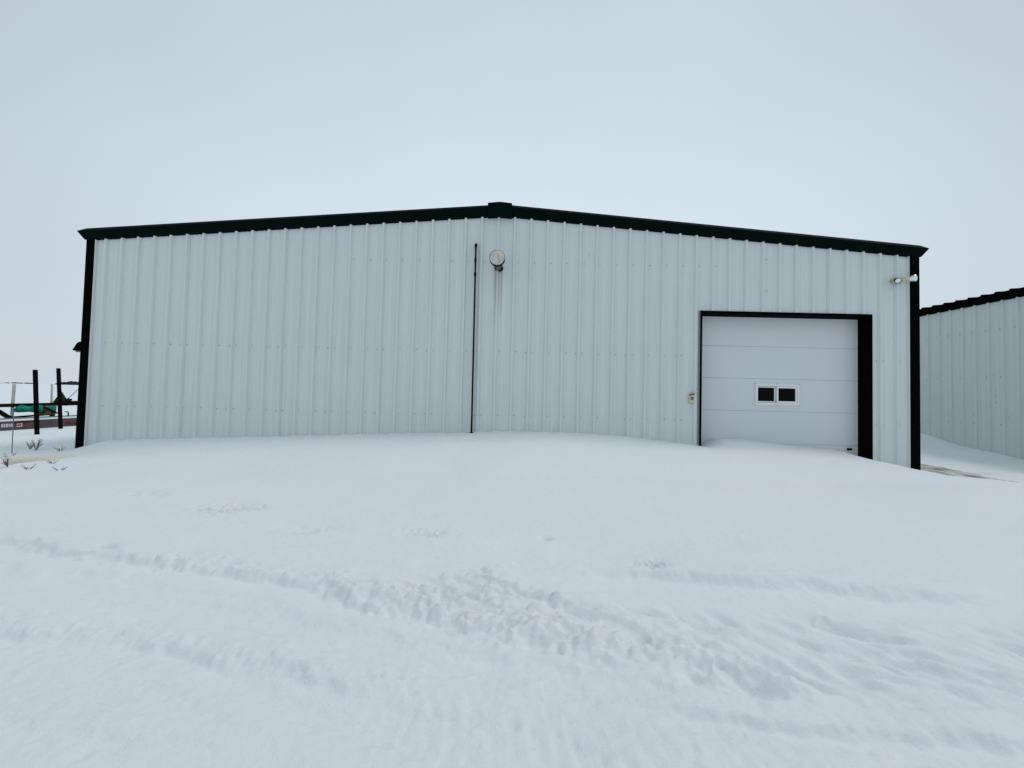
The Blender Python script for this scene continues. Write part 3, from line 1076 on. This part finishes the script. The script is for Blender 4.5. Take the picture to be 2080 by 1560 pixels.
m.tube([(fx - .1082, -.2005, fz - .0483), (fx - .111, -.208, fz - .053)], [.045, .030], 18)
m.build("lens", "lens", t, True)

t = thing("keypad", "small beige keypad with a flipped up cover beside the overhead door", "keypad", (3.215, -.03, 1.40))
kx, kz = 3.215, 1.425
m = MB()
m.box((kx - .045, -.055, kz - .095), (kx + .045, -.004, kz + .070))
m.build("case", "cream", t, bevel=.014)
m = MB()
m.box((kx - .028, -.060, kz - .030), (kx + .020, -.0555, kz + .026))
m.build("buttons", "keys", t)
m = MB()
for q in (-.036, .0, .030):
    m.box((kx + q - .012, -.058, kz + .056 + q * .3), (kx + q + .012, -.030, kz + .078 + q * .3))
m.build("hinge", "black_iron", t, bevel=.003)
m = MB()
m.bar((kx + .005, -.06, kz + .082), (kx + .085, -.10, kz + .128), .07, .010)
m.build("cover", "white_trim", t, bevel=.003)

t = thing("wall_lamp", "dark wedge shaped wall lamp sticking out past the left corner", "light", (-8.2, .2, 2.1))
m = MB()
lx = -8.05
ring0 = [(lx + .01, 2.215), (lx - .20, 2.215), (lx - .245, 2.19), (lx - .33, 2.045), (lx + .01, 2.03)]
m.extrude(None, [[(x, y, z) for x, z in ring0] for y in (.10, .36)])
m.build("housing", "jamb", t, bevel=.012)
m = MB()
m.box((lx - .27, .12, 2.018), (lx - .03, .34, 2.040))
m.build("lens", "dull_steel", t)

# ------------------------------------------------------------------ second building
XB = 12.70
side = thing("metal_building", "weathered pale green white metal building on the right with dark ribbed roof edge", "building", (XB, 6, 0))
YA, YB = -3.2, 20.0
ZE = 4.19
r0 = 4.56 + .02
y = r0 - 26 * FT + .0
n_p = 0
ystart = YA
edges = [YA]
q = r0 - math.floor((r0 - YA) / (3 * FT)) * 3 * FT
while q < YB:
    if q > YA + .1:
        edges.append(q)
    q += 3 * FT
edges.append(YB)
for j in range(len(edges) - 1):
    a, b = edges[j], edges[j + 1] + (.036 if j + 2 < len(edges) else 0)
    prof = rib_profile(a - (.0355 if j else 0), b, r0)
    pr = .0016 if j % 2 else 0
    m = MB()
    for (ya_, da), (yb_, db) in zip(prof[:-1], prof[1:]):
        m.add([(XB + da - pr, ya_, -.2), (XB + db - pr, yb_, -.2), (XB + db - pr, yb_, ZE + .04), (XB + da - pr, ya_, ZE + .04)], [(0, 1, 2, 3)])
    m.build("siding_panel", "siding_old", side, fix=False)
m = MB()
for (yy0, yy1) in ((YA, YB),):
    k = math.ceil((YA - r0) / FT)
    while r0 + k * FT < YB:
        yk = r0 + k * FT
        for z in (.935, 2.19, 3.45):
            if random.random() < .85:
                screw(m, XB - .004, yk + .07, z + random.uniform(-.01, .01), random.uniform(.009, .014), 'x')
        k += 1
for _ in range(30):
    screw(m, XB - .004, random.uniform(2, 5.5), random.uniform(.5, 2.4), random.uniform(.006, .012), 'x')
o = m.build("screws", "screw", side, fix=False)
o["kind"] = "stuff"
m = MB()
ring = [(XB - .01, ZE - .01), (XB - .10, ZE + .03), (XB - .13, ZE + .16), (XB - .10, ZE + .185), (XB + .05, ZE + .19), (XB + .05, ZE - .01)]
m.extrude(None, [[(x, yv_, z) for x, z in ring] for yv_ in (YA, YB)])
m.build("eave_trim", "jamb", side)
prof = []
k = math.ceil((YA - r0) / FT)
while r0 + k * FT < YB - .1:
    yk = r0 + .04 + k * FT
    prof += [(yk - .030, 0), (yk - .012, -.034), (yk + .012, -.034), (yk + .030, 0)]
    k += 1
prof = [(YA, 0)] + prof + [(YB, 0)]
m = MB()
W2 = 7.5
for (ya_, da), (yb_, db) in zip(prof[:-1], prof[1:]):
    za, zb_ = ZE + .195 - da, ZE + .195 - db
    m.add([(XB - .15, ya_, za), (XB - .15, yb_, zb_), (XB + W2, yb_, zb_ + W2 * .083), (XB + W2, ya_, za + W2 * .083),
           (XB - .15, ya_, ZE + .186), (XB - .15, yb_, ZE + .186)], [(0, 1, 2, 3), (4, 5, 1, 0)])
m.build("roof_slope", "jamb", side, fix=False)
m = MB()
prof = rib_profile(YA, YB, r0 + .04, False)
za = ZE + .195 + W2 * .083
m.add([(XB + W2, YA, za), (XB + W2, YB, za), (XB + 2 * W2, YB, ZE + .195), (XB + 2 * W2, YA, ZE + .195)], [(0, 1, 2, 3)])
m.build("roof_slope", "jamb", side, fix=False)
for yv_, nm in ((YA + .01, "gable_wall"), (YB - .01, "gable_wall")):
    m = MB()
    m.add([(XB + .03, yv_, -.2), (XB + 2 * W2 - .05, yv_, -.2), (XB + 2 * W2 - .05, yv_, ZE), (XB + W2, yv_, ZE + W2 * .083 + .1), (XB + .03, yv_, ZE)], [(0, 1, 2, 3, 4)])
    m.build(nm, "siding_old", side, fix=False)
m = MB()
m.box((XB - .05, YA - .04, -.2), (XB + .12, YA + .005, ZE + .02))
m.build("corner_trim", "jamb", side)

# ------------------------------------------------------------------ left of the building: posts
for (bx, by, tx, tz, lab) in ((-11.744, 2.369, -11.907, 1.745, "dark leaning square post standing in snow, farther from the building corner"),
                              (-12.811, 3.769, -12.994, 1.854, "dark leaning square post standing in snow, closer to the building corner")):
    zb = ground_z(bx, by)
    m = MB()
    k = (zb - .25 - .146) / (tz - .146)
    m.bar((bx + (tx - bx) * k, by, zb - .25), (tx, by + .02, tz), .068, .068, up=(0, 1, 0))
    o = m.build("square_post", "black_wood", None, bevel=.008)
    tag(o, lab, "post", "dark leaning posts beside the machinery")

# marker stake
zb = ground_z(-8.84, -.331)
m = MB()
m.tube([(-8.830, -.331, zb - .1), (-8.842, -.331, .80)], .0065, 8)
tag(m.build("marker_stake", "stake"), "thin grey stake standing upright in the snow behind the pale pole", "stake")

# half-buried pole
p0, p1 = Vector((-7.93, -1.10, .185)), Vector((-6.35, -.20, .085))
pts, rad = [], []
for i in range(14):
    t_ = i / 13
    rr_ = .088 * (1 - .25 * t_)
    if i == 0:
        rr_ *= .45
    if i == 1:
        t_ = .012
        rr_ *= .84
    if i == 2:
        t_ = .035
        rr_ *= .97
    p = p0.lerp(p1, t_)
    pts.append(p + Vector((0, 0, .004 * math.sin(5 * t_))))
    rad.append(rr_)
m = MB()
m.tube(pts, rad, 18)
tag(m.build("wooden_pole", "pale_wood", None, True), "pale peeled wooden pole lying half buried in the snow by the left corner", "pole")

# dead weeds
WEEDS = [(-8.76, -.05, .20, "brown dead weed with feathery tops behind the pale pole", 9), (-9.05, .10, .13, "low dead weed tuft left of the feathery weed behind the pole", 7),
         (-8.15, -.18, .07, "small dead weed tuft beside the wall end of the pale pole", 5),
         (-7.36, -1.50, .12, "dead weed stems in the snow in front of the pale pole's rounded end", 8), (-6.85, -1.66, .06, "sparse dead twigs lying low in the snow in front of the pole", 7),
         (-7.97, -1.04, .16, "faint upright dead weed at the left edge of the picture near the pole's end", 8), (-6.30, -1.75, .05, "flattened dead twigs on the snow, rightmost of the weeds", 5),
         (-7.55, -1.62, .10, "bent dead weed at the lower left picture edge, below the pole's rounded end", 9),
         (-6.95, -1.30, .05, "little dead twigs poking through the snow between the pole and the corner", 6),
         (-7.1, -1.95, .04, "flattened dead twigs on the snow, nearest of the weeds", 5)]
for (wx, wy, hh, lab, n_) in WEEDS:
    m = MB()
    zb = ground_z(wx, wy)
    for i in range(n_):
        a = random.uniform(0, 2 * math.pi)
        lean = random.uniform(.3, 1.1) if hh > .1 else random.uniform(1.2, 3.5)
        h1 = hh * random.uniform(.55, 1.1)
        b0 = Vector((wx, wy, zb - .02))
        tip = b0 + Vector((math.cos(a) * h1 * lean, math.sin(a) * h1 * lean * .6, h1 + .02))
        mid = b0.lerp(tip, .5) + Vector((0, 0, h1 * .15))
        m.tube([b0, mid, tip], [.0035, .003, .0015], 5)
        for k in range(7):
            s_ = b0.lerp(tip, .35 + .09 * k) + Vector((0, 0, h1 * .06))
            dv = Vector((random.gauss(0, 1), random.gauss(0, .6), abs(random.gauss(.6, .4)))).normalized()
            m.tube([s_, s_ + dv * h1 * .22], [.0026, .001], 4)
    tag(m.build("dead_weed", "twig", None, fix=False), lab, "weed", "dead weeds near the left corner")

# ------------------------------------------------------------------ farm machinery
t = thing("farm_implement", "old red and green farm implement frame parked in the snow left of the building", "farm machine", (-13.8, 4.5, .1))
m = MB()
m.box((-13.50, 1.2, .13), (-13.40, 9.5, .385))
m.build("side_beam", "weathered_red", t, bevel=.01)
m = MB()
m.box((-13.472, 1.2, .386), (-13.390, 9.5, .432))
m.build("beam_snow_cap", "snow", t, bevel=.006)
m = MB()
m.add([(-13.473, 1.2, .404), (-13.473, 9.5, .404), (-14.15, 9.5, .425), (-14.15, 1.2, .425), (-13.473, 1.2, .36), (-13.473, 9.5, .36), (-14.15, 9.5, .38), (-14.15, 1.2, .38)],
      [(0, 1, 2, 3), (7, 6, 5, 4), (0, 4, 5, 1), (3, 2, 6, 7), (1, 5, 6, 2), (0, 3, 7, 4)])
m.build("deck_sheet", "faded_green", t)
m = MB()
m.bar((-14.2, 1.0, .765), (-14.2, 9.6, .80), .10, .095)
for yy in np.arange(2.7, 9.4, .33):
    m.bar((-14.14, yy, .74), (-14.14, yy + .13, .81), .02, .03)
m.build("top_rail", "rust", t)
m = MB()
m.bar((-14.17, 4.75, .85), (-14.17, 9.5, .87), .12, .05)
for yy in (5.0, 5.6, 6.1, 6.3):
    m.bar((-14.15, yy, .85), (-14.15, yy + .16, .925), .06, .05)
m.bar((-14.15, 4.55, .80), (-14.15, 4.95, .88), .05, .03)
m.build("hitch_bar", "rust", t)
for yy in (2.2, 4.71, 7.2, 9.0):
    m = MB()
    m.box((-14.24, yy - .04, .1), (-14.16, yy + .04, .72))
    m.build("frame_leg", "rust", t)
m = MB()
m.bar((-14.2, 3.36, .70), (-14.2, 3.80, .34), .07, .09)
m.build("brace", "black_iron", t)
m = MB()
m.bar((-14.2, 3.70, .432), (-14.2, 4.75, .478), .04, .05)
m.build("lower_bar", "black_iron", t)
m = MB()
m.tube([(-14.22, 3.768, .38), (-14.20, 3.762, 1.378)], [.036, .036], 4)
m.build("upright", "grey_post", t)
m = MB()
m.tube([(-14.20, 4.672, .80), (-14.22, 4.676, 1.404)], [.028, .028], 4)
m.build("upright", "grey_post", t)
# tarp bundle, sagging under the rail
vv, ff = [], []
NT, NR = 16, 10
for i in range(NT + 1):
    s_ = i / NT
    yy = 3.76 + s_ * 0.60
    rz = .080 + .030 * s_ + .012 * math.sin(9 * s_)
    ry = .05 + .02 * math.sin(4 * s_)
    zc = .672 - .02 * s_ + .008 * math.sin(11 * s_)
    for k in range(NR):
        a = 2 * math.pi * k / NR
        w_ = 1 + .18 * math.sin(3 * a + 7 * s_) * (.5 + .5 * math.sin(13 * s_))
        vv.append((-14.10 + ry * math.cos(a) * w_, yy + .03 * math.sin(a), zc + rz * math.sin(a) * w_))
for i in range(NT):
    for k in range(NR):
        k2 = (k + 1) % NR
        ff.append((i * NR + k, i * NR + k2, (i + 1) * NR + k2, (i + 1) * NR + k))
ff += [tuple(reversed(range(NR))), tuple(NT * NR + k for k in range(NR))]
m = MB()
m.add(vv, ff)
m.build("tarp", "tarp", t, True)
m = MB()
m.add([(-14.06, 4.40, .722), (-14.06, 4.70, .726), (-14.06, 4.69, .555), (-14.10, 4.40, .722), (-14.10, 4.70, .726), (-14.10, 4.69, .555)],
      [(0, 2, 1), (3, 4, 5), (0, 1, 4, 3), (1, 2, 5, 4), (2, 0, 3, 5)])
m.build("teal_shield", "tarp", t)
m = MB()
m.box((-14.13, 4.32, .47), (-14.105, 4.72, .73))
m.build("board", "crate", t)
m = MB()
m.bar((-14.05, 4.36, .72), (-14.05, 4.72, .51), .03, .035)
m.build("brace", "black_iron", t)
m = MB()
m.add([(-14.16, 4.70, .86), (-14.16, 4.90, 1.17), (-14.16, 5.05, .93), (-14.16, 5.02, .85), (-14.19, 4.70, .86), (-14.19, 4.90, 1.17), (-14.19, 5.05, .93), (-14.19, 5.02, .85)],
      [(3, 2, 1, 0), (4, 5, 6, 7), (0, 1, 5, 4), (1, 2, 6, 5), (2, 3, 7, 6), (3, 0, 4, 7)])
m.build("gusset_plate", "dark_green", t)
m = MB()
m.tube([(-14.17, 5.07, .93), (-14.17, 5.55, 1.48)], .010, 6)
m.build("stay_rod", "dull_steel", t)
m = MB()
m.bar((-14.17, 5.06, .90), (-14.17, 5.10, .96), .03, .04)
m.build("rod_end", "black_iron", t)
m = MB()
m.tube([(-13.6, 4.62, .42), (-13.6, 4.62, .545), (-13.6, 4.59, .57), (-13.6, 4.53, .575)], .016, 6)
m.build("hook", "black_iron", t)
# worn white lettering block and a red and white reflector on the beam (unreadable in the photograph)
m = MB()
for k, (ya_, yb_) in enumerate(((2.93, 2.975), (2.985, 3.02), (3.03, 3.075), (3.085, 3.11), (3.12, 3.165))):
    m.box((-13.399, ya_, .235), (-13.3965, yb_, .325))
m.build("lettering", "decal", t)
m = MB()
m.box((-13.399, 3.25, .225), (-13.3962, 3.37, .315))
m.build("reflector", "decal", t)
m = MB()
m.box((-13.396, 3.262, .250), (-13.3945, 3.345, .295))
m.build("reflector_strip", "red_reflector", t)
